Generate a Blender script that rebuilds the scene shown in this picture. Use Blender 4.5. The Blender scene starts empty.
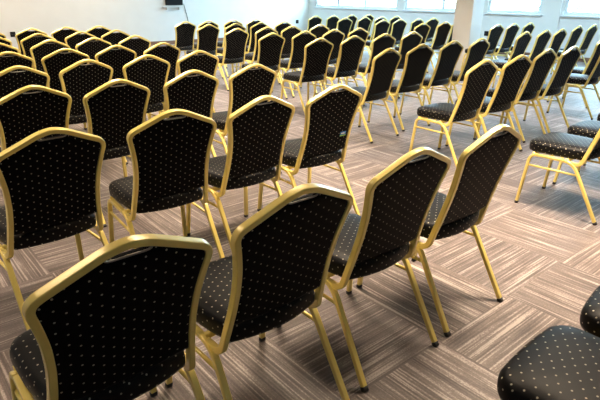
import bpy, bmesh, math
from mathutils import Matrix, Vector

C = bpy.context.scene.collection
PI = math.pi

# ------------------------------------------------------------------ materials
def new_mat(name):
    m = bpy.data.materials.new(name)
    m.use_nodes = True
    nt = m.node_tree
    return m, nt, nt.nodes['Principled BSDF']

def plain(name, col, rough=.5, metal=0., spec=.5):
    m, nt, b = new_mat(name)
    b.inputs['Base Color'].default_value = (*col, 1)
    b.inputs['Roughness'].default_value = rough
    b.inputs['Metallic'].default_value = metal
    b.inputs['Specular IOR Level'].default_value = spec
    return m

class N:
    """small helper to wire maths nodes"""
    def __init__(s, nt): s.nt = nt
    def new(s, t): return s.nt.nodes.new(t)
    def link(s, a, b): s.nt.links.new(a, b)
    def m(s, op, a, b=None, c=None):
        n = s.new('ShaderNodeMath'); n.operation = op
        for i, v in enumerate((a, b, c)):
            if v is None: continue
            if isinstance(v, (int, float)): n.inputs[i].default_value = v
            else: s.link(v, n.inputs[i])
        return n.outputs[0]
    def ramp(s, fac, stops):
        n = s.new('ShaderNodeValToRGB'); s.link(fac, n.inputs[0])
        e = n.color_ramp.elements
        while len(e) < len(stops): e.new(.5)
        for k, (p, c) in enumerate(stops):
            e[k].position = p; e[k].color = (*c, 1)
        return n.outputs[0]
    def mix(s, fac, a, b, mode='MIX'):
        n = s.new('ShaderNodeMix'); n.data_type = 'RGBA'; n.blend_type = mode
        for i, v in ((0, fac), (6, a), (7, b)):
            if isinstance(v, (int, float)): n.inputs[i].default_value = v
            elif isinstance(v, tuple): n.inputs[i].default_value = (*v, 1)
            else: s.link(v, n.inputs[i])
        return n.outputs[2]
    def comb(s, x, y, z):
        n = s.new('ShaderNodeCombineXYZ')
        for i, v in enumerate((x, y, z)):
            if isinstance(v, (int, float)): n.inputs[i].default_value = v
            else: s.link(v, n.inputs[i])
        return n.outputs[0]
    def noise(s, vec, scale=1., detail=2., rough=.5):
        n = s.new('ShaderNodeTexNoise')
        s.link(vec, n.inputs['Vector'])
        n.inputs['Scale'].default_value = scale
        n.inputs['Detail'].default_value = detail
        n.inputs['Roughness'].default_value = rough
        return n.outputs['Fac']

def gold_mat():
    m, nt, b = new_mat('gold_paint')
    n = N(nt)
    tc = n.new('ShaderNodeTexCoord')
    f = n.noise(tc.outputs['Object'], 14, 3)
    n.link(n.ramp(f, [(.3, (.92, .72, .19)), (.7, (.95, .76, .22))]), b.inputs['Base Color'])
    b.inputs['Metallic'].default_value = .15
    b.inputs['Roughness'].default_value = .34
    b.inputs['Coat Weight'].default_value = .9
    b.inputs['Coat Roughness'].default_value = .22
    return m

def fabric_mat(name, spec, sheen):
    # near-black woven cloth with small pale gold dots on a staggered lattice (UV in metres)
    m, nt, b = new_mat(name)
    n = N(nt)
    uv = n.new('ShaderNodeUVMap'); uv.uv_map = 'cloth'
    sp = n.new('ShaderNodeSeparateXYZ'); n.link(uv.outputs[0], sp.inputs[0])
    PX, PY = .026, .035
    cx = n.m('DIVIDE', n.m('ADD', sp.outputs[0], 52 * PX), PX)
    off = n.m('MULTIPLY', n.m('FLOORED_MODULO', n.m('FLOOR', cx), 2.), .5)
    fx = n.m('MULTIPLY', n.m('SUBTRACT', n.m('FRACT', cx), .5), PX)
    fy = n.m('MULTIPLY', n.m('SUBTRACT', n.m('FRACT', n.m('ADD', n.m('DIVIDE', n.m('ADD', sp.outputs[1], 5.0), PY), off)), .5), PY)
    d = n.m('SQRT', n.m('ADD', n.m('MULTIPLY', fx, fx), n.m('MULTIPLY', fy, fy)))
    mr = n.new('ShaderNodeMapRange'); n.link(d, mr.inputs[0])
    mr.inputs[1].default_value = .0021; mr.inputs[2].default_value = .0033
    mr.inputs[3].default_value = 1.; mr.inputs[4].default_value = 0.
    w = n.noise(n.comb(n.m('MULTIPLY', sp.outputs[0], 420), n.m('MULTIPLY', sp.outputs[1], 420), 0), 1, 1)
    base = n.ramp(w, [(.3, (.0018, .0018, .0024)), (.7, (.0042, .0040, .0048))])
    n.link(n.mix(mr.outputs[0], base, (.42, .385, .30)), b.inputs['Base Color'])
    b.inputs['Roughness'].default_value = .46
    b.inputs['Specular IOR Level'].default_value = spec
    b.inputs['Sheen Weight'].default_value = sheen
    b.inputs['Sheen Roughness'].default_value = .3
    return m

TILE, TU, TV = .575, 2.87, 1.07
def carpet_mat():
    # carpet tiles laid quarter-turn, each streaked along one direction
    m, nt, b = new_mat('carpet_tiles')
    n = N(nt)
    tc = n.new('ShaderNodeTexCoord')
    sp = n.new('ShaderNodeSeparateXYZ'); n.link(tc.outputs['Object'], sp.inputs[0])
    a = n.m('DIVIDE', n.m('SUBTRACT', sp.outputs[0], TU), TILE)
    c = n.m('DIVIDE', n.m('SUBTRACT', sp.outputs[1], TV), TILE)
    ia, ic = n.m('FLOOR', a), n.m('FLOOR', c)
    par = n.m('FLOORED_MODULO', n.m('ADD', ia, ic), 2.)          # 0: streaks along y, 1: streaks along x
    inv = n.m('SUBTRACT', 1., par)
    across = n.m('ADD', n.m('MULTIPLY', a, inv), n.m('MULTIPLY', c, par))
    along = n.m('ADD', n.m('MULTIPLY', c, inv), n.m('MULTIPLY', a, par))
    tid = n.m('ADD', n.m('MULTIPLY', ia, 7.31), n.m('MULTIPLY', ic, 13.77))
    fine = n.noise(n.comb(n.m('MULTIPLY', across, 62), n.m('MULTIPLY', along, .9), tid), 1, 1, .5)
    wide = n.noise(n.comb(n.m('MULTIPLY', across, 24), n.m('MULTIPLY', along, 1.3), n.m('ADD', tid, 3.3)), 1, 1, .5)
    brk = n.noise(n.comb(n.m('MULTIPLY', across, 9), n.m('MULTIPLY', along, 4.5), n.m('ADD', tid, 8.1)), 1, 2, .5)
    weave = n.noise(n.comb(n.m('MULTIPLY', across, 95), n.m('MULTIPLY', along, 70), tid), 1, 1, .5)
    f = n.m('ADD', n.m('MULTIPLY', fine, .50), n.m('ADD', n.m('MULTIPLY', wide, .22), n.m('ADD', n.m('MULTIPLY', brk, .12), n.m('MULTIPLY', weave, .16))))
    col = n.ramp(f, [(.37, (.056, .042, .039)), (.46, (.110, .084, .078)), (.535, (.165, .131, .122)), (.61, (.39, .34, .318))])
    wn = n.new('ShaderNodeTexWhiteNoise'); wn.noise_dimensions = '1D'; n.link(tid, wn.inputs['W'])
    tone = n.ramp(wn.outputs['Value'], [(0, (.80, .80, .82)), (1, (1.05, 1.03, 1.0))])
    col = n.mix(1., col, tone, 'MULTIPLY')
    n.link(col, b.inputs['Base Color'])
    b.inputs['Roughness'].default_value = .52
    b.inputs['Specular IOR Level'].default_value = .45
    b.inputs['Sheen Weight'].default_value = .15
    bp = n.new('ShaderNodeBump'); bp.inputs['Strength'].default_value = .25; bp.inputs['Distance'].default_value = .004
    n.link(fine, bp.inputs['Height']); n.link(bp.outputs[0], b.inputs['Normal'])
    return m

def wall_mat(name, c1, c2):
    m, nt, b = new_mat(name)
    n = N(nt)
    tc = n.new('ShaderNodeTexCoord')
    f = n.noise(tc.outputs['Object'], 3, 4)
    n.link(n.ramp(f, [(.3, c1), (.7, c2)]), b.inputs['Base Color'])
    b.inputs['Roughness'].default_value = .6
    return m

def wood_mat():
    m, nt, b = new_mat('brown_wood')
    n = N(nt)
    tc = n.new('ShaderNodeTexCoord')
    mp = n.new('ShaderNodeMapping'); mp.inputs['Scale'].default_value = (2, 2, 40)
    n.link(tc.outputs['Object'], mp.inputs[0])
    f = n.noise(mp.outputs[0], 1, 4)
    n.link(n.ramp(f, [(.3, (.16, .075, .04)), (.7, (.30, .15, .085))]), b.inputs['Base Color'])
    b.inputs['Roughness'].default_value = .45
    return m

def glass_mat():
    m = bpy.data.materials.new('window_glass'); m.use_nodes = True
    nt = m.node_tree; nt.nodes.clear(); n = N(nt)
    out = n.new('ShaderNodeOutputMaterial')
    t = n.new('ShaderNodeBsdfTransparent'); g = n.new('ShaderNodeBsdfGlossy')
    g.inputs['Roughness'].default_value = .02
    t.inputs[0].default_value = (.96, .985, .98, 1)
    fr = n.new('ShaderNodeFresnel'); fr.inputs[0].default_value = 1.45
    ge = n.new('ShaderNodeNewGeometry')
    fac = n.m('MULTIPLY', fr.outputs[0], n.m('SUBTRACT', 1., ge.outputs['Backfacing']))
    mx = n.new('ShaderNodeMixShader')
    n.link(fac, mx.inputs[0]); n.link(t.outputs[0], mx.inputs[1]); n.link(g.outputs[0], mx.inputs[2])
    n.link(mx.outputs[0], out.inputs[0])
    return m

def leaf_mat():
    m, nt, b = new_mat('pale_leaves')
    n = N(nt)
    tc = n.new('ShaderNodeTexCoord')
    f = n.noise(tc.outputs['Object'], 9, 3)
    n.link(n.ramp(f, [(.3, (.30, .38, .24)), (.7, (.55, .62, .45))]), b.inputs['Base Color'])
    b.inputs['Roughness'].default_value = .6
    return m

M = dict(gold=gold_mat(), fabric=fabric_mat('dotted_black_fabric', .04, .012), seat_fabric=fabric_mat('dotted_black_seat_fabric', .16, .05), carpet=carpet_mat(),
         wall=wall_mat('cream_wall_paint', (.80, .785, .755), (.83, .815, .785)),
         ceil=wall_mat('white_ceiling_paint', (.80, .80, .79), (.83, .83, .82)),
         frame=plain('window_frame_white', (.74, .78, .80), .4),
         wood=wood_mat(), glass=glass_mat(), leaf=leaf_mat(),
         rubber=plain('dark_rubber', (.02, .018, .016), .6),
         black=plain('black_plastic', (.006, .006, .007), .45, 0., .2),
         screen=plain('dark_screen', (.004, .004, .005), .5, 0., .15),
         white=plain('white_plastic', (.80, .80, .78), .4),
         chrome=plain('grey_metal', (.35, .33, .30), .4, 1.),
         blue=plain('blue_tag_print', (.02, .16, .50), .5),
         green=plain('green_tag_print', (.22, .45, .06), .5),
         bark=plain('brown_bark', (.12, .08, .05), .8),
         grass=plain('outdoor_lawn', (.25, .30, .16), .9))

# ------------------------------------------------------------------ mesh helpers
def obj(name, bm, mat, parent=None, smooth=False, kind=None, label=None, flats=False):
    me = bpy.data.meshes.new(name)
    bmesh.ops.recalc_face_normals(bm, faces=bm.faces[:])
    bm.to_mesh(me); bm.free()
    me.materials.append(mat)
    if smooth:
        for p in me.polygons: p.use_smooth = True
    o = bpy.data.objects.new(name, me); C.objects.link(o)
    if flats:                                     # flat sides stay flat, corners stay round
        md = o.modifiers.new('normals', 'WEIGHTED_NORMAL'); md.weight = 100; md.keep_sharp = True
    if parent is not None: o.parent = parent
    if kind: o['kind'] = kind
    if label: o['label'] = label
    return o

def empty(name, loc=(0, 0, 0), rz=0., parent=None):
    o = bpy.data.objects.new(name, None); C.objects.link(o)
    o.location = loc; o.rotation_euler = (0, 0, rz); o.empty_display_size = .1
    if parent is not None: o.parent = parent
    return o

def tag(o, label, cat, group=None):
    o['label'] = label; o['category'] = cat
    if group: o['group'] = group
    return o

def add_box(bm, lo, hi, bev=0.):
    b2 = bmesh.new()
    bmesh.ops.create_cube(b2, size=1)
    for v in b2.verts:
        v.co = Vector([lo[i] + (hi[i] - lo[i]) * (v.co[i] + .5) for i in range(3)])
    if bev:
        bmesh.ops.bevel(b2, geom=b2.edges[:], offset=bev, segments=2, affect='EDGES', profile=.5)
    me = bpy.data.meshes.new('tmp'); b2.to_mesh(me); b2.free()
    bm.from_mesh(me); bpy.data.meshes.remove(me)

def box(lo, hi, bev=0.):
    bm = bmesh.new(); add_box(bm, lo, hi, bev); return bm

def fillet(pts, radii, n=6):
    """polyline with rounded corners; radii per inner point (0 keeps it)"""
    out = [Vector(pts[0])]
    for i in range(1, len(pts) - 1):
        p, a, b = Vector(pts[i]), Vector(pts[i - 1]), Vector(pts[i + 1])
        r = radii[i]
        if r <= 0: out.append(p); continue
        da, db = (a - p), (b - p)
        d = min(r, da.length * .49, db.length * .49)
        s, e = p + da.normalized() * d, p + db.normalized() * d
        for k in range(n + 1):
            t = k / n
            out.append(s * (1 - t) ** 2 + p * 2 * t * (1 - t) + e * t * t)
    out.append(Vector(pts[-1]))
    return out

def rect_profile(w, h, r, n=3):
    pts = []
    for cx, cy, a0 in ((w / 2 - r, h / 2 - r, 0), (-w / 2 + r, h / 2 - r, PI / 2), (-w / 2 + r, -h / 2 + r, PI), (w / 2 - r, -h / 2 + r, 1.5 * PI)):
        for k in range(n + 1):
            a = a0 + (PI / 2) * k / n
            pts.append((cx + r * math.cos(a), cy + r * math.sin(a)))
    return pts

def circ_profile(r, n=12):
    return [(r * math.cos(2 * PI * k / n), r * math.sin(2 * PI * k / n)) for k in range(n)]

def sweep(path, prof, ref, bm=None, caps=True):
    """sweep a profile along a path; ref(i, tangent) or a vector gives the profile's second axis"""
    bm = bm or bmesh.new()
    path = [Vector(p) for p in path]
    rings = []
    for i, p in enumerate(path):
        if i == 0: t = path[1] - p
        elif i == len(path) - 1: t = p - path[-2]
        else: t = (path[i + 1] - p).normalized() + (p - path[i - 1]).normalized()
        t.normalize()
        up = Vector(ref)
        side = t.cross(up); side.normalize()
        up = side.cross(t)
        k = 1.
        if 0 < i < len(path) - 1:
            c = (path[i + 1] - p).normalized().dot((p - path[i - 1]).normalized())
            k = 1 / max(.5, math.sqrt((1 + c) / 2))
        rings.append([bm.verts.new(p + side * (x * k) + up * y) for x, y in prof])
    m = len(prof)
    for a, b in zip(rings, rings[1:]):
        for j in range(m):
            bm.faces.new((a[j], a[(j + 1) % m], b[(j + 1) % m], b[j]))
    if caps:
        bm.faces.new(rings[0][::-1]); bm.faces.new(rings[-1])
    return bm

# ------------------------------------------------------------------ the chair (front is +y, floor is z = 0)
TILT = .2865                                   # how far the back leans back per metre of height
KL = math.sqrt(1 + TILT * TILT)
def bp(x, z, off=0.):
    """point of the leaning back plane at side x and height z, off = towards the front"""
    return Vector((x, -TILT * (z - .40) + off / KL, z + off * TILT / KL))

WID = [(.400, .200), (.46, .193), (.54, .186), (.62, .184), (.70, .189), (.76, .200), (.80, .210), (.822, .213)]
def half_width(z):
    if z <= WID[0][0]: return WID[0][1]
    for (z0, w0), (z1, w1) in zip(WID, WID[1:]):
        if z <= z1:
            t = (z - z0) / (z1 - z0); t = t * t * (3 - 2 * t) * .4 + t * .6
            return w0 + (w1 - w0) * t
    return WID[-1][1]

def back_frame_bm():
    left = [Vector((-.207, .085, .372)), Vector((-.205, .03, .371)), bp(-.201, .385), bp(-.194, .46), bp(-.1865, .54), bp(-.184, .62), bp(-.189, .70),
            bp(-.203, .775), bp(-.219, .838), bp(-.05, .914), bp(0, .924)]
    right = [Vector((-p.x, p.y, p.z)) for p in left[-2::-1]]
    pts = left + right
    r = [0] * len(pts)
    for i, v in ((1, .0), (2, .035), (3, .02), (4, .02), (5, .02), (6, .03), (7, .03), (8, .045), (9, .035), (10, .02)):
        r[i] = v; r[len(pts) - 1 - i] = v
    path = fillet(pts, r, 6)
    # keep the profile square to the back plane on the way round
    nrm = Vector((0, 1, TILT)).normalized()
    bm = bmesh.new(); rings = []
    prof = rect_profile(.021, .026, .0045)
    for i, p in enumerate(path):
        if i == 0: t = path[1] - p
        elif i == len(path) - 1: t = p - path[-2]
        else: t = (path[i + 1] - p).normalized() + (p - path[i - 1]).normalized()
        t.normalize()
        up = nrm - t * nrm.dot(t)
        if up.length < .45:
            up = Vector((0, 0, 1)) - t * t.z
            up = -up if False else up
        # near the bottom hook the tangent swings through the plane normal: use the side axis instead
        side = Vector((1, 0, 0)) if (abs(t.x) < .5) else None
        if side is not None:
            side = (side - t * t.x).normalized()
            s2 = side if t.z * (1 if p.x < 0 else -1) >= -.99 else side
            up = s2.cross(t).normalized()
            side = t.cross(up).normalized()
            if up.dot(nrm) < 0 and abs(up.dot(nrm)) > .3: up, side = -up, -side
        else:
            up.normalize(); side = t.cross(up).normalized()
        rings.append([p + side * x + up * y for x, y in prof])
    m = len(prof)
    V = [[bm.verts.new(q) for q in rings[0]]]
    for k in range(1, len(rings)):
        prev = [v.co for v in V[-1]]
        cur = rings[k]
        # pick the index shift with the least twist
        best = min(range(m), key=lambda s: sum((cur[(j + s) % m] - prev[j]).length_squared for j in range(0, m, 3)))
        V.append([bm.verts.new(cur[(j + best) % m]) for j in range(m)])
    for a, b in zip(V, V[1:]):
        for j in range(m):
            bm.faces.new((a[j], a[(j + 1) % m], b[(j + 1) % m], b[j]))
    bm.faces.new(V[0][::-1]); bm.faces.new(V[-1])
    return bm

def top_line(x):
    x = abs(x)
    z = .914 - (x - .05) * (.914 - .838) / (.219 - .05) if x > .05 else .914 + .010 * (1 - (x / .05) ** 2)
    return z

def backrest_bm():
    NX, NZ = 28, 30
    bm = bmesh.new(); uvl = bm.loops.layers.uv.new('cloth')
    def st(t):
        x = abs(t) * .195
        z = top_line(x) - .012
        if x < .056: z -= .020 * math.sqrt(max(0, 1 - (x / .056) ** 2)) + .003 * (1 - x / .056)     # hand hole under the crown
        if x > .165: z -= (x - .165) * .45
        return z
    def sb(t): return .470 + .016 * abs(t) ** 2.2
    front, back, info = [], [], {}
    for j in range(NZ + 1):
        r = j / NZ
        rf, rb = [], []
        for i in range(NX + 1):
            t = -1 + 2 * i / NX
            z = sb(t) + (st(t) - sb(t)) * r
            w = half_width(min(z, .815)) - .004
            x = t * w
            ex = 1 - abs(t) ** 8
            er = 1 - abs(2 * r - 1) ** 14
            pil = max(0., ex * er)
            e = .3 + .7 * math.sqrt(pil)
            vf = bm.verts.new(bp(x, z, .004 + .024 * e)); vb = bm.verts.new(bp(x, z, -.004 - .007 * e))
            info[vf] = info[vb] = (x, (z - .40) * KL)
            rf.append(vf); rb.append(vb)
        front.append(rf); back.append(rb)
    def face(vs):
        f = bm.faces.new(vs)
        for l in f.loops: l[uvl].uv = info[l.vert]
    for j in range(NZ):
        for i in range(NX):
            face((front[j][i], front[j][i + 1], front[j + 1][i + 1], front[j + 1][i]))
            face((back[j][i + 1], back[j][i], back[j + 1][i], back[j + 1][i + 1]))
    for j in range(NZ):
        face((front[j][0], front[j + 1][0], back[j + 1][0], back[j][0]))
        face((front[j + 1][-1], front[j][-1], back[j][-1], back[j + 1][-1]))
    for i in range(NX):
        face((front[0][i + 1], front[0][i], back[0][i], back[0][i + 1]))
        face((front[-1][i], front[-1][i + 1], back[-1][i + 1], back[-1][i]))
    return bm

def hand_rim_bm():
    pts = []
    for k in range(13):
        a = PI + PI * k / 12
        x = .056 * math.cos(a)
        z = top_line(x) - .012 + .021 * math.sin(a)
        pts.append(bp(x, z, -.006))
    return sweep(pts, circ_profile(.0028, 8), (0, 1, TILT))

def seat_bm():
    bm = bmesh.new(); uvl = bm.loops.layers.uv.new('cloth')
    def outline():
        pts = []
        def arc(cx, cy, r, a0, a1, n):
            for k in range(n + 1):
                a = math.radians(a0 + (a1 - a0) * k / n)
                pts.append((cx + r * math.cos(a), cy + r * math.sin(a)))
        # counter-clockwise from the right rear corner
        pts.append((.181, -.004)); pts.append((.186, .03))
        pts.append((.198, .10)); pts.append((.208, .20))
        arc(.211 - .08, .395 - .08, .08, 8, 82, 8)
        for x in (.09, .045, 0, -.045, -.09): pts.append((x, .395 + .006 * (1 - (x / .135) ** 2)))
        arc(-.211 + .08, .395 - .08, .08, 98, 172, 8)
        pts.append((-.208, .20)); pts.append((-.198, .10)); pts.append((-.186, .03)); pts.append((-.181, -.004))
        for k in range(1, 12):                                      # rounded rear edge under the back
            x = -.181 + .362 * k / 12
            pts.append((x, -.004 - .034 * (1 - (x / .181) ** 2)))
        return pts
    o = outline(); n = len(o)
    cx, cy = 0, .18
    per = [0.]
    for k in range(n): per.append(per[-1] + math.dist(o[k], o[(k + 1) % n]))
    rings = []
    for sc, z in ((.93, .398), (.985, .403), (1., .416), (1.004, .435), (.998, .452), (.97, .466), (.90, .475), (.7, .481), (.4, .485)):
        d = 1 - sc
        rings.append([bm.verts.new((cx + (x - cx) * sc, cy + (y - cy) * sc, z)) for x, y in o])
    top = bm.verts.new((cx, cy, .486)); bot = bm.verts.new((cx, cy, .398))
    def face(vs, side, arcs=None):
        f = bm.faces.new(vs)
        for q, l in enumerate(f.loops):
            l[uvl].uv = (arcs[q], l.vert.co.z) if side else (l.vert.co.x, l.vert.co.y)
    for j in range(len(rings) - 1):
        for k in range(n):
            k2 = (k + 1) % n
            face((rings[j][k], rings[j][k2], rings[j + 1][k2], rings[j + 1][k]), j < 5, (per[k], per[k + 1], per[k + 1], per[k]))
    for k in range(n):
        k2 = (k + 1) % n
        face((rings[-1][k], rings[-1][k2], top), False)
        face((rings[0][k2], rings[0][k], bot), False)
    return bm

RAILZ = .382
def arch_path(s):
    foot_r, top_r = (s * .222, -.158, .012), (s * .211, .055, RAILZ)
    top_f, foot_f = (s * .209, .350, RAILZ), (s * .227, .385, .012)
    return fillet([foot_r, top_r, top_f, foot_f], [0, .07, .055, 0], 8)

def make_chair():
    r = empty('banquet_chair')
    obj('seat', seat_bm(), M['seat_fabric'], r, True)
    obj('backrest', backrest_bm(), M['fabric'], r, True)
    obj('back_frame', back_frame_bm(), M['gold'], r, True, flats=True)
    obj('hand_hole_rim', hand_rim_bm(), M['chrome'], r, True, label='thin grey metal rim of the hand hole')
    prof = rect_profile(.020, .024, .0045)
    for s in (-1, 1):
        p = arch_path(s)
        for seg in (p[:9 + 1], p[-10:]):
            lg = obj('leg', sweep(seg, prof, (1, 0, 0)), M['gold'], r, True, flats=True)
            foot = seg[0] if seg[0].z < .05 else seg[-1]
            nxt = seg[1] if seg[0].z < .05 else seg[-2]
            d = (nxt - foot).normalized()
            a = foot + d * .006
            b = foot - d * (.012 / d.z)
            obj('foot_cap', sweep([b, a], rect_profile(.0225, .0265, .006), (1, 0, 0)), M['rubber'], lg, True, label='dark rubber foot')
        obj('side_rail', sweep([p[9], p[-10]], prof, (1, 0, 0)), M['gold'], r, True, flats=True)
        # stretcher between the two legs of this side
        fr, tr = Vector((s * .222, -.158, .012)), Vector((s * .211, .055, RAILZ))
        ff, tf = Vector((s * .227, .385, .012)), Vector((s * .209, .350, RAILZ))
        q0 = fr.lerp(tr, .78); q1 = ff.lerp(tf, .78)
        obj('stretcher', sweep([q0, q1], circ_profile(.0075, 10), (1, 0, 0)), M['gold'], r, True)
    for y in (.10, .33):
        obj('seat_bearer', sweep([(-.209, y, .386), (.209, y, .386)], rect_profile(.018, .022, .004), (0, 0, 1)), M['gold'], r, True)
    return r

def copy_tree(o, parent=None):
    c = o.copy(); C.objects.link(c)
    if parent is not None: c.parent = parent
    for ch in list(o.children): copy_tree(ch, c)
    return c

proto = make_chair()
first = [True]
def chair(u, v, rot, label, group):
    if first[0]: o = proto; first[0] = False
    else: o = copy_tree(proto)
    o.location = (u, v, 0); o.rotation_euler = (0, 0, rot)
    tag(o, label, 'chair', group)
    return o

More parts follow.
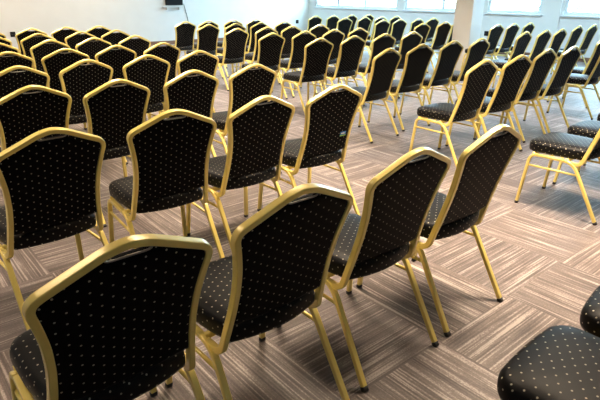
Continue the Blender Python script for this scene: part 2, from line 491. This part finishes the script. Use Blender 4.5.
ORD = ['first', 'second', 'third', 'fourth', 'fifth', 'sixth', 'seventh', 'eighth', 'ninth', 'tenth']
CHAIRS = [
    (0.373, 1.182, 0.014, 'nearest dotted black chair, gold frame, tall back filling the bottom left corner', 'chairs of the left block'),
    (0.892, 1.194, 0.007, 'second dotted black chair of the nearest row, large gold back at bottom centre', 'chairs of the left block'),
    (1.458, 1.228, -0.01, 'third dotted black gold-framed chair of the nearest row, right of bottom centre', 'chairs of the left block'),
    (2.002, 1.235, 0.001, 'last dotted black chair of the nearest row, at its right end beside open carpet', 'chairs of the left block'),
    (0.534, 2.333, 0.084, 'black dotted chair touching the left picture edge, in the second nearest row', 'chairs of the left block'),
    (1.104, 2.353, -0.063, 'black dotted gold-framed chair second from left in the second nearest left-block row', 'chairs of the left block'),
    (1.627, 2.373, 0.027, 'black dotted gold-framed chair third from left in the second nearest left-block row', 'chairs of the left block'),
    (2.195, 2.401, -0.018, 'black dotted chair with a small blue and green tag on its back', 'chairs of the left block'),
    (0.757, 3.467, 0.08, 'black gold-framed chair, first from left in the third row of the left block', 'chairs of the left block'),
    (1.235, 3.39, 0.086, 'black gold-framed chair, second from left in the third row of the left block', 'chairs of the left block'),
    (1.815, 3.479, 0.046, 'black gold-framed chair, third from left in the third row of the left block', 'chairs of the left block'),
    (2.368, 3.502, 0.011, 'black gold-framed chair, right-hand end one in the third row of the left block', 'chairs of the left block'),
    (0.91, 4.449, 0.102, 'black gold-framed chair, first from left in the fourth row of the left block', 'chairs of the left block'),
    (1.445, 4.551, 0.093, 'black gold-framed chair, second from left in the fourth row of the left block', 'chairs of the left block'),
    (1.983, 4.576, 0.038, 'black gold-framed chair, third from left in the fourth row of the left block', 'chairs of the left block'),
    (2.529, 4.63, -0.004, 'black gold-framed chair, right-hand end one in the fourth row of the left block', 'chairs of the left block'),
    (1.091, 5.561, 0.094, 'black gold-framed chair, first from left in the fifth row of the left block', 'chairs of the left block'),
    (1.611, 5.555, -0.03, 'black gold-framed chair, second from left in the fifth row of the left block', 'chairs of the left block'),
    (2.111, 5.596, 0.077, 'black gold-framed chair, third from left in the fifth row of the left block', 'chairs of the left block'),
    (2.628, 5.598, 0.074, 'black gold-framed chair, right-hand end one in the fifth row of the left block', 'chairs of the left block'),
    (1.235, 6.66, 0.0, 'black gold-framed chair, first from left in the sixth row of the left block', 'chairs of the left block'),
    (1.778, 6.68, 0.08, 'black gold-framed chair, second from left in the sixth row of the left block', 'chairs of the left block'),
    (2.284, 6.7, 0.06, 'black gold-framed chair, third from left in the sixth row of the left block', 'chairs of the left block'),
    (2.81, 6.74, 0.08, 'black gold-framed chair, right-hand end one in the sixth row of the left block', 'chairs of the left block'),
    (1.412, 7.78, 0.0, 'black gold-framed chair, first from left in the seventh row of the left block', 'chairs of the left block'),
    (1.955, 7.78, 0.013, 'black gold-framed chair, second from left in the seventh row of the left block', 'chairs of the left block'),
    (2.514, 7.83, 0.062, 'black gold-framed chair, third from left in the seventh row of the left block', 'chairs of the left block'),
    (3.02, 7.86, 0.044, 'black gold-framed chair, right-hand end one in the seventh row of the left block', 'chairs of the left block'),
    (1.59, 8.9, 0.0, 'small black gold-framed chair, first from left in the farthest left-block row', 'chairs of the left block'),
    (2.16, 8.9, 0.0, 'small black gold-framed chair, second from left in the farthest left-block row', 'chairs of the left block'),
    (2.671, 8.94, 0.006, 'small black gold-framed chair, third from left in the farthest left-block row', 'chairs of the left block'),
    (3.19, 8.98, 0.03, 'small black gold-framed chair, right-hand end one in the farthest left-block row', 'chairs of the left block'),
    (1.355, 0.155, 0.03, 'black dotted seat with rounded front at the bottom right corner of the picture', 'chairs of the left block'),
    (1.877, 0.157, 0.1, 'black dotted seat just entering the right edge above the corner seat', 'chairs of the left block'),
    (3.785, 1.34, 0.04, 'dotted black chair facing left at the right edge, whole gold side frame in view', 'chairs of the middle block'),
    (4.4, 1.35, 0.02, 'black seat at the right edge directly behind the gold side-framed seat', 'chairs of the middle block'),
    (5.08, 1.4, -0.03, 'dark sliver of seat at the right edge, third back from the gold side-framed seat', 'chairs of the middle block'),
    (4.051, 2.563, -0.015, 'black gold-framed chair, first from left in the nearest whole row of the middle block', 'chairs of the middle block'),
    (4.637, 2.563, -0.065, 'black gold-framed chair, second from left in the nearest whole row of the middle block', 'chairs of the middle block'),
    (5.401, 2.69, -0.012, 'black gold-framed chair, third from left in the nearest whole row of the middle block', 'chairs of the middle block'),
    (5.897, 2.659, -0.011, 'black gold-framed chair, right-hand end one in the nearest whole row of the middle block', 'chairs of the middle block'),
    (4.133, 3.688, 0.064, 'black gold-framed chair, first from left in the second whole row of the middle block', 'chairs of the middle block'),
    (4.797, 3.785, -0.031, 'black gold-framed chair, second from left in the second whole row of the middle block', 'chairs of the middle block'),
    (5.457, 3.846, 0.003, 'black gold-framed chair, third from left in the second whole row of the middle block', 'chairs of the middle block'),
    (6.053, 3.855, 0.011, 'black gold-framed chair, right-hand end one in the second whole row of the middle block', 'chairs of the middle block'),
    (4.436, 5.031, -0.048, 'black gold-framed chair, first from left in the third whole middle-block row', 'chairs of the middle block'),
    (5.042, 5.055, -0.017, 'black gold-framed chair, second from left in the third whole middle-block row', 'chairs of the middle block'),
    (5.673, 5.082, -0.046, 'black gold-framed chair, third from left in the third whole middle-block row', 'chairs of the middle block'),
    (6.302, 5.107, -0.041, 'black gold-framed chair, right-hand end one in the third whole middle-block row', 'chairs of the middle block'),
    (4.513, 6.094, -0.028, 'black gold-framed chair, first from left in the fourth whole middle-block row', 'chairs of the middle block'),
    (5.118, 6.118, -0.024, 'black gold-framed chair, second from left in the fourth whole middle-block row', 'chairs of the middle block'),
    (5.725, 6.144, -0.03, 'black gold-framed chair, third from left in the fourth whole middle-block row', 'chairs of the middle block'),
    (6.299, 6.175, -0.036, 'black gold-framed chair, right-hand end one in the fourth whole middle-block row', 'chairs of the middle block'),
    (4.661, 7.192, 0.002, 'black gold-framed chair, first from left in the fifth whole middle-block row', 'chairs of the middle block'),
    (5.253, 7.214, -0.019, 'black gold-framed chair, second from left in the fifth whole middle-block row', 'chairs of the middle block'),
    (5.777, 7.232, 0.028, 'black gold-framed chair, third from left in the fifth whole middle-block row', 'chairs of the middle block'),
    (6.448, 7.265, -0.048, 'black gold-framed chair, right-hand end one in the fifth whole middle-block row', 'chairs of the middle block'),
    (4.849, 8.348, 0.0, 'black gold-framed chair, first from left in the sixth whole middle-block row', 'chairs of the middle block'),
    (5.412, 8.368, 0.0, 'black gold-framed chair, second from left in the sixth whole middle-block row', 'chairs of the middle block'),
    (5.982, 8.398, 0.0, 'black gold-framed chair, third from left in the sixth whole middle-block row', 'chairs of the middle block'),
    (6.568, 8.426, 0.01, 'black gold-framed chair, right-hand end one in the sixth whole middle-block row', 'chairs of the middle block'),
    (4.983, 9.406, 0.016, 'lone-looking small black chair at the left end of the farthest middle-block row', 'chairs of the middle block'),
    (5.5, 9.435, -0.021, 'small black chair second from left in the farthest middle-block row', 'chairs of the middle block'),
    (6.089, 9.462, -0.006, 'small black chair third from left in the farthest middle-block row', 'chairs of the middle block'),
    (6.658, 9.505, 0.003, 'small black chair at the right end of the farthest middle-block row', 'chairs of the middle block'),
    (7.07, 2.72, 0.05, 'light blue lit seat of a chair facing left at the right edge under the windows', 'chairs of the block by the windows'),
    (7.75, 3.05, -0.02, 'pale blue seat of the chair behind the lit seat at the right edge', 'chairs of the block by the windows'),
    (7.676, 4.14, 0.026, 'dark blue-lit chair, first from left in the nearest window-block row', 'chairs of the block by the windows'),
    (8.283, 4.14, 0.015, 'dark blue-lit chair, second from left in the nearest window-block row', 'chairs of the block by the windows'),
    (8.81, 4.14, 0.02, 'dark blue-lit chair, third from left in the nearest window-block row', 'chairs of the block by the windows'),
    (9.97, 4.38, 0.027, 'tall dark blue chair before the wall at right, left one of the last pair', 'chairs of the block by the windows'),
    (10.585, 4.38, 0.04, 'dark blue chair nearest the right picture edge before the window wall', 'chairs of the block by the windows'),
    (9.149, 5.45, -0.022, 'dark blue chair right beside the column, on its right', 'chairs of the block by the windows'),
    (9.703, 5.45, -0.008, 'dark blue chair second to the right of the column', 'chairs of the block by the windows'),
    (10.297, 5.45, 0.022, 'small dark blue chair third right of the column, half hidden by a nearer back', 'chairs of the block by the windows'),
    (8.371, 6.52, -0.05, 'dark blue chair with white-lit frame, second to the left of the column', 'chairs of the block by the windows'),
    (9.095, 6.55, -0.03, 'dark blue chair with white-lit frame directly left of the column', 'chairs of the block by the windows'),
    (9.634, 6.6, 0.0, 'dark chair mostly hidden behind the column, a sliver showing at its left', 'chairs of the block by the windows'),
    (8.704, 7.8, -0.042, 'small dark blue chair, first from left in the third farthest window-block row', 'chairs of the block by the windows'),
    (9.248, 7.8, -0.05, 'small dark blue chair, second from left in the third farthest window-block row', 'chairs of the block by the windows'),
    (9.85, 7.8, 0.015, 'small dark blue chair, third from left in the third farthest window-block row', 'chairs of the block by the windows'),
    (10.398, 7.8, -0.033, 'small dark blue chair, right-hand end one in the third farthest window-block row', 'chairs of the block by the windows'),
    (8.736, 8.95, -0.05, 'small dark blue chair, first from left in the second farthest window-block row', 'chairs of the block by the windows'),
    (9.366, 8.95, -0.022, 'small dark blue chair, second from left in the second farthest window-block row', 'chairs of the block by the windows'),
    (9.926, 8.95, 0.0, 'small dark blue chair, third from left in the second farthest window-block row', 'chairs of the block by the windows'),
    (10.47, 8.95, 0.0, 'small dark blue chair, right-hand end one in the second farthest window-block row', 'chairs of the block by the windows'),
    (8.853, 10.1, -0.002, 'small dark blue chair, first from left in the farthest row below the windows', 'chairs of the block by the windows'),
    (9.441, 10.1, 0.05, 'small dark blue chair, second from left in the farthest row below the windows', 'chairs of the block by the windows'),
    (10.079, 10.1, 0.0, 'small dark blue chair, third from left in the farthest row below the windows', 'chairs of the block by the windows'),
    (10.71, 10.1, 0.0, 'small dark blue chair, right-hand end one in the farthest row below the windows', 'chairs of the block by the windows'),
]
TAGGED = None
for u, v, rot, label, group in CHAIRS:
    o = chair(u, v, rot, label, group)
    if 'tag on its back' in label: TAGGED = o


# small printed tag on the back of one chair
tg = box((-.024, -.0015, -.016), (.024, .0015, .016), .001)
nrm_rot = Matrix.Rotation(math.atan(TILT), 4, 'X')
t0 = obj('tag', tg, M['blue'], TAGGED, label='small blue and green printed tag on the back')
t0.matrix_local = Matrix.Translation(bp(.125, .60, -.0135)) @ nrm_rot
t1 = obj('tag_stripe', box((-.024, -.0022, -.015), (.024, -.0012, -.006)), M['green'], t0, label='green stripe')
t2 = obj('tag_print', box((-.018, -.0022, .002), (.010, -.0012, .008)), M['white'], t0, label='white print')

# ------------------------------------------------------------------ the room (x along the rows, y towards the front wall)
U0, U1, V0, V1, H = -5., 12.9, -5., 14.9, 3.1
def struct(name, bm, mat, parent=None, smooth=False):
    o = obj(name, bm, mat, parent, smooth)
    if parent is None: o['kind'] = 'structure'
    return o
struct('floor', box((U0 - .2, V0 - .2, -.1), (U1 + .2, V1 + .2, 0)), M['carpet'])
struct('ceiling', box((U0 - .2, V0 - .2, H), (U1 + .2, V1 + .2, H + .1)), M['ceil'])
struct('wall_front', box((U0 - .2, V1, 0), (U1 + .2, V1 + .2, H)), M['wall'])
struct('wall_back', box((U0 - .2, V0 - .2, 0), (U1 + .2, V0, H)), M['wall'])
struct('wall_left', box((U0 - .2, V0, 0), (U0, V1, H)), M['wall'])
# window wall: solid below the sills, piers between, lintel above
SILL, HEAD = .99, 2.45
WIN = [(10.87, 14.52, [13.43, 12.20]), (8.35, 10.58, [9.25]), (6.44, 7.86, []), (3.30, 5.90, [4.55])]
bm = bmesh.new()
add_box(bm, (U1, V0, 0), (U1 + .2, V1, SILL))
add_box(bm, (U1, V0, HEAD), (U1 + .2, V1, H))
edges = [V1] + [e for a, b, _ in WIN for e in (b, a)] + [V0]
for k in range(0, len(edges), 2):
    add_box(bm, (U1, edges[k + 1], SILL), (U1 + .2, edges[k], HEAD))
struct('wall_right', bm, M['wall'])
for i, (a, b, mull) in enumerate(WIN):
    w = empty('window_%d' % (i + 1), (U1, (a + b) / 2, SILL)); w['kind'] = 'structure'
    def child(name, lo, hi, mat, bev=0.):
        lo = (lo[0] - U1, lo[1] - (a + b) / 2, lo[2] - SILL); hi = (hi[0] - U1, hi[1] - (a + b) / 2, hi[2] - SILL)
        return obj(name, box(lo, hi, bev), mat, w)
    fbm = bmesh.new(); oy = (a + b) / 2
    for lo, hi in (((.03, a - oy, 0), (.11, b - oy, .075)), ((.03, a - oy, HEAD - SILL - .07), (.11, b - oy, HEAD - SILL)),
                   ((.03, a - oy, .075), (.11, a - oy + .07, HEAD - SILL - .07)), ((.03, b - oy - .07, .075), (.11, b - oy, HEAD - SILL - .07))):
        add_box(fbm, lo, hi, .006)
    obj('window_frame', fbm, M['frame'], w)
    cuts = sorted([a + .07] + mull + [b - .07])
    for m_ in mull:
        child('mullion', (U1 + .035, m_ - .05, SILL + .075), (U1 + .105, m_ + .05, HEAD - .07), M['frame'], .006)
    for k in range(len(cuts) - 1):
        child('pane', (U1 + .068, cuts[k] + .02, SILL + .07), (U1 + .074, cuts[k + 1] - .02, HEAD - .065), M['glass'])
    child('window_sill', (U1 - .05, a - .05, SILL - .035), (U1 + .03, b + .05, SILL + .004), M['frame'], .006)
struct('baseboard_front', box((U0, V1 - .018, 0), (U1 - .018, V1, .10), .004), M['wood'])
struct('baseboard_right', box((U1 - .018, V0, 0), (U1, V1, .10), .004), M['wood'])
struct('trim_1', box((U1 - .035, 5.96, .10), (U1, 6.34, H), .004), M['wall'])
struct('column', box((9.28, 5.96, 0), (9.65, 6.36, H), .012), M['wall'])

# lawn and shrubs outside the windows
struct('outdoor_ground', box((U1 + .2, -30, -.4), (U1 + 45, 45, -.3)), M['grass'])
import random
rnd = random.Random(4)
def shrub(u, v, h, w, label):
    r = empty('shrub', (u, v, -.3))
    tag(r, label, 'shrub', 'shrubs outside the windows')
    st = bmesh.new()
    for k in range(6):
        a = k * 1.05
        sweep([(0, 0, 0), (.12 * math.cos(a), .12 * math.sin(a), h * .35), (w * .32 * math.cos(a), w * .32 * math.sin(a), h * .75)], circ_profile(.025, 6), (.3, .8, .1), st)
    obj('stem', st, M['bark'], r)
    lf = bmesh.new()
    for k in range(1500):
        while True:
            x, y, z = (rnd.uniform(-1, 1) for _ in range(3))
            q = x * x + y * y + z * z
            if .25 < q < 1: break
        wob = 1 + .22 * math.sin(5 * x + 3 * z) * math.cos(4 * y)
        c = Vector((x * w * .55 * wob, y * w * .55 * wob, h * .55 + z * h * .46 * wob))
        s = rnd.uniform(.05, .10)
        R = Matrix.Rotation(rnd.uniform(0, 6.28), 3, 'Z') @ Matrix.Rotation(rnd.uniform(-.9, .9), 3, 'X')
        q4 = [R @ Vector(p) * s for p in ((-1, 0, 0), (0, -.45, .12), (1, 0, 0), (0, .45, .12))]
        vs = [lf.verts.new(c + p) for p in q4]
        lf.faces.new((vs[0], vs[1], vs[2])); lf.faces.new((vs[0], vs[2], vs[3]))
    obj('foliage', lf, M['leaf'], r)
shrub(15.6, 5.1, 2.0, 1.8, 'pale green shrub outside the rightmost window')
shrub(15.4, 7.2, 1.9, 1.6, 'pale green shrub outside the window right of the column')
shrub(16.0, 10.2, 2.1, 1.9, 'pale shrub outside the window left of the column')


# ------------------------------------------------------------------ things on the walls
t = empty('wall_monitor', (7.66, V1, 1.085))
tag(t, 'black monitor on the pale front wall above a white ledge, cut by picture top', 'monitor')
obj('casing', box((-.27, -.075, 0), (.27, -.01, .40), .012), M['black'], t)
obj('screen', box((-.25, -.078, .03), (.25, -.074, .38), .001), M['screen'], t)
obj('wall_bracket', box((-.12, -.012, .08), (.12, 0, .30), .003), M['chrome'], t)
t = empty('wall_ledge', (7.60, V1, 1.03))
tag(t, 'thin white ledge on the front wall just under the black monitor', 'shelf')
obj('board', box((-.32, -.13, 0), (.30, 0, .022), .004), M['white'], t)
for s in (-1, 1): obj('bracket', box((s * .2 - .012, -.10, -.07), (s * .2 + .012, 0, 0), .003), M['white'], t)
cb = []
for k in range(25):
    q = k / 24
    cb.append((7.98 + .06 * math.sin(q * 3.0) + .12 * q, V1 - .012, 1.12 - q * 1.115))
c_ = obj('cable', sweep(cb, circ_profile(.007, 8), (0, 1, 0)), M['black'], None, True)
tag(c_, 'thin dark cable hanging down the front wall right of the monitor', 'cable')
def socket(name, loc, rz, label):
    t = empty(name, loc, rz); tag(t, label, 'socket', 'dark wall sockets')
    obj('cover_plate', box((-.06, -.014, -.06), (.06, 0, .06), .006), M['black'], t)
    for s in (-1, 1):
        bm = bmesh.new()
        sweep([(s * .026, -.014, 0), (s * .026, -.018, 0)], circ_profile(.019, 14), (0, 0, 1), bm)
        obj('outlet', bm, M['rubber'], t, True)
socket('wall_socket', (12.37, V1, .50), 0, 'small black socket low on the front wall near its right corner')
socket('wall_socket', (3.24, V1, .45), 0, 'small black socket on the front wall above the far left chairs')
socket('wall_socket', (U1, 7.80, .48), -PI / 2, 'small dark socket on the window wall right of the column')

# ------------------------------------------------------------------ light
wd = bpy.data.worlds.new('daylight'); bpy.context.scene.world = wd; wd.use_nodes = True
bg = wd.node_tree.nodes['Background']
bg.inputs[0].default_value = (.52, .79, 1., 1); bg.inputs[1].default_value = 18.0
for i, (a, b, _) in enumerate(WIN):
    l = bpy.data.lights.new('window_portal', 'AREA'); l.shape = 'RECTANGLE'
    l.size = HEAD - SILL; l.size_y = b - a; l.cycles.is_portal = True
    o = bpy.data.objects.new('window_portal', l); C.objects.link(o)
    o.location = (U1 + .25, (a + b) / 2, (SILL + HEAD) / 2)
    o.rotation_euler = (0, PI / 2, 0)
WARM, COOL = (1., .80, .58), (.50, .77, 1.)
NEUTRAL, DAY = (1., .88, .76), (.82, .92, 1.)
LAMPS = [(u, v, 66 if u > 0 or v > 6 else 36, (WARM if u < 4 or (u > 7 and v < 6) else NEUTRAL if u < 6 else DAY), 110) for u in (-.6, 2.0, 4.6, 7.2) for v in (5.4, 8.2, 11.)]
LAMPS += [(-.6, 2.6, 16, WARM, 110), (2.2, 2.8, 58, WARM, 110), (3.3, 1.3, 84, WARM, 100), (7.2, 2.6, 60, DAY, 110)]
LAMPS += [(u, 13.2, 36, (1., .81, .57), 150) for u in (.2, 2.8, 5.4)]  # added wash lights, put in to warm the front wall
LAMPS += [(10.2, v, 64, COOL, 150) for v in (3.2, 6.2, 9.2, 12.2)]  # added daylight-tinted fills that brighten the window wall and the chairs beside it
for u, v, e, c, s in LAMPS:
    l = bpy.data.lights.new('ceiling_and_fill_lamp', 'AREA'); l.shape = 'SQUARE'; l.size = .9
    l.energy = e; l.color = c; l.spread = math.radians(s)
    o = bpy.data.objects.new('ceiling_and_fill_lamp', l); C.objects.link(o)
    o.location = (u, v, H - .02)

# ------------------------------------------------------------------ camera
cam = bpy.data.cameras.new('camera'); cam.sensor_width = 36; cam.lens = 521.743 / 600 * 36
cam.clip_start = .05; cam.clip_end = 200
co = bpy.data.objects.new('camera', cam); C.objects.link(co)
co.matrix_world = (Matrix.Translation((0, 0, 1.43487)) @ Matrix.Rotation(-.70, 4, 'Z') @ Matrix.Rotation(PI / 2 - .37755, 4, 'X') @ Matrix.Rotation(.005626, 4, 'Z'))
sc = bpy.context.scene
sc.camera = co
vs = sc.view_settings
sc.display_settings.display_device = 'sRGB'
vs.view_transform = 'Standard'; vs.look = 'None'; vs.gamma = 1; vs.use_curve_mapping = False
vs.exposure = 0.5
sc.cycles.use_denoising = True
sc.cycles.max_bounces = 10; sc.cycles.diffuse_bounces = 6
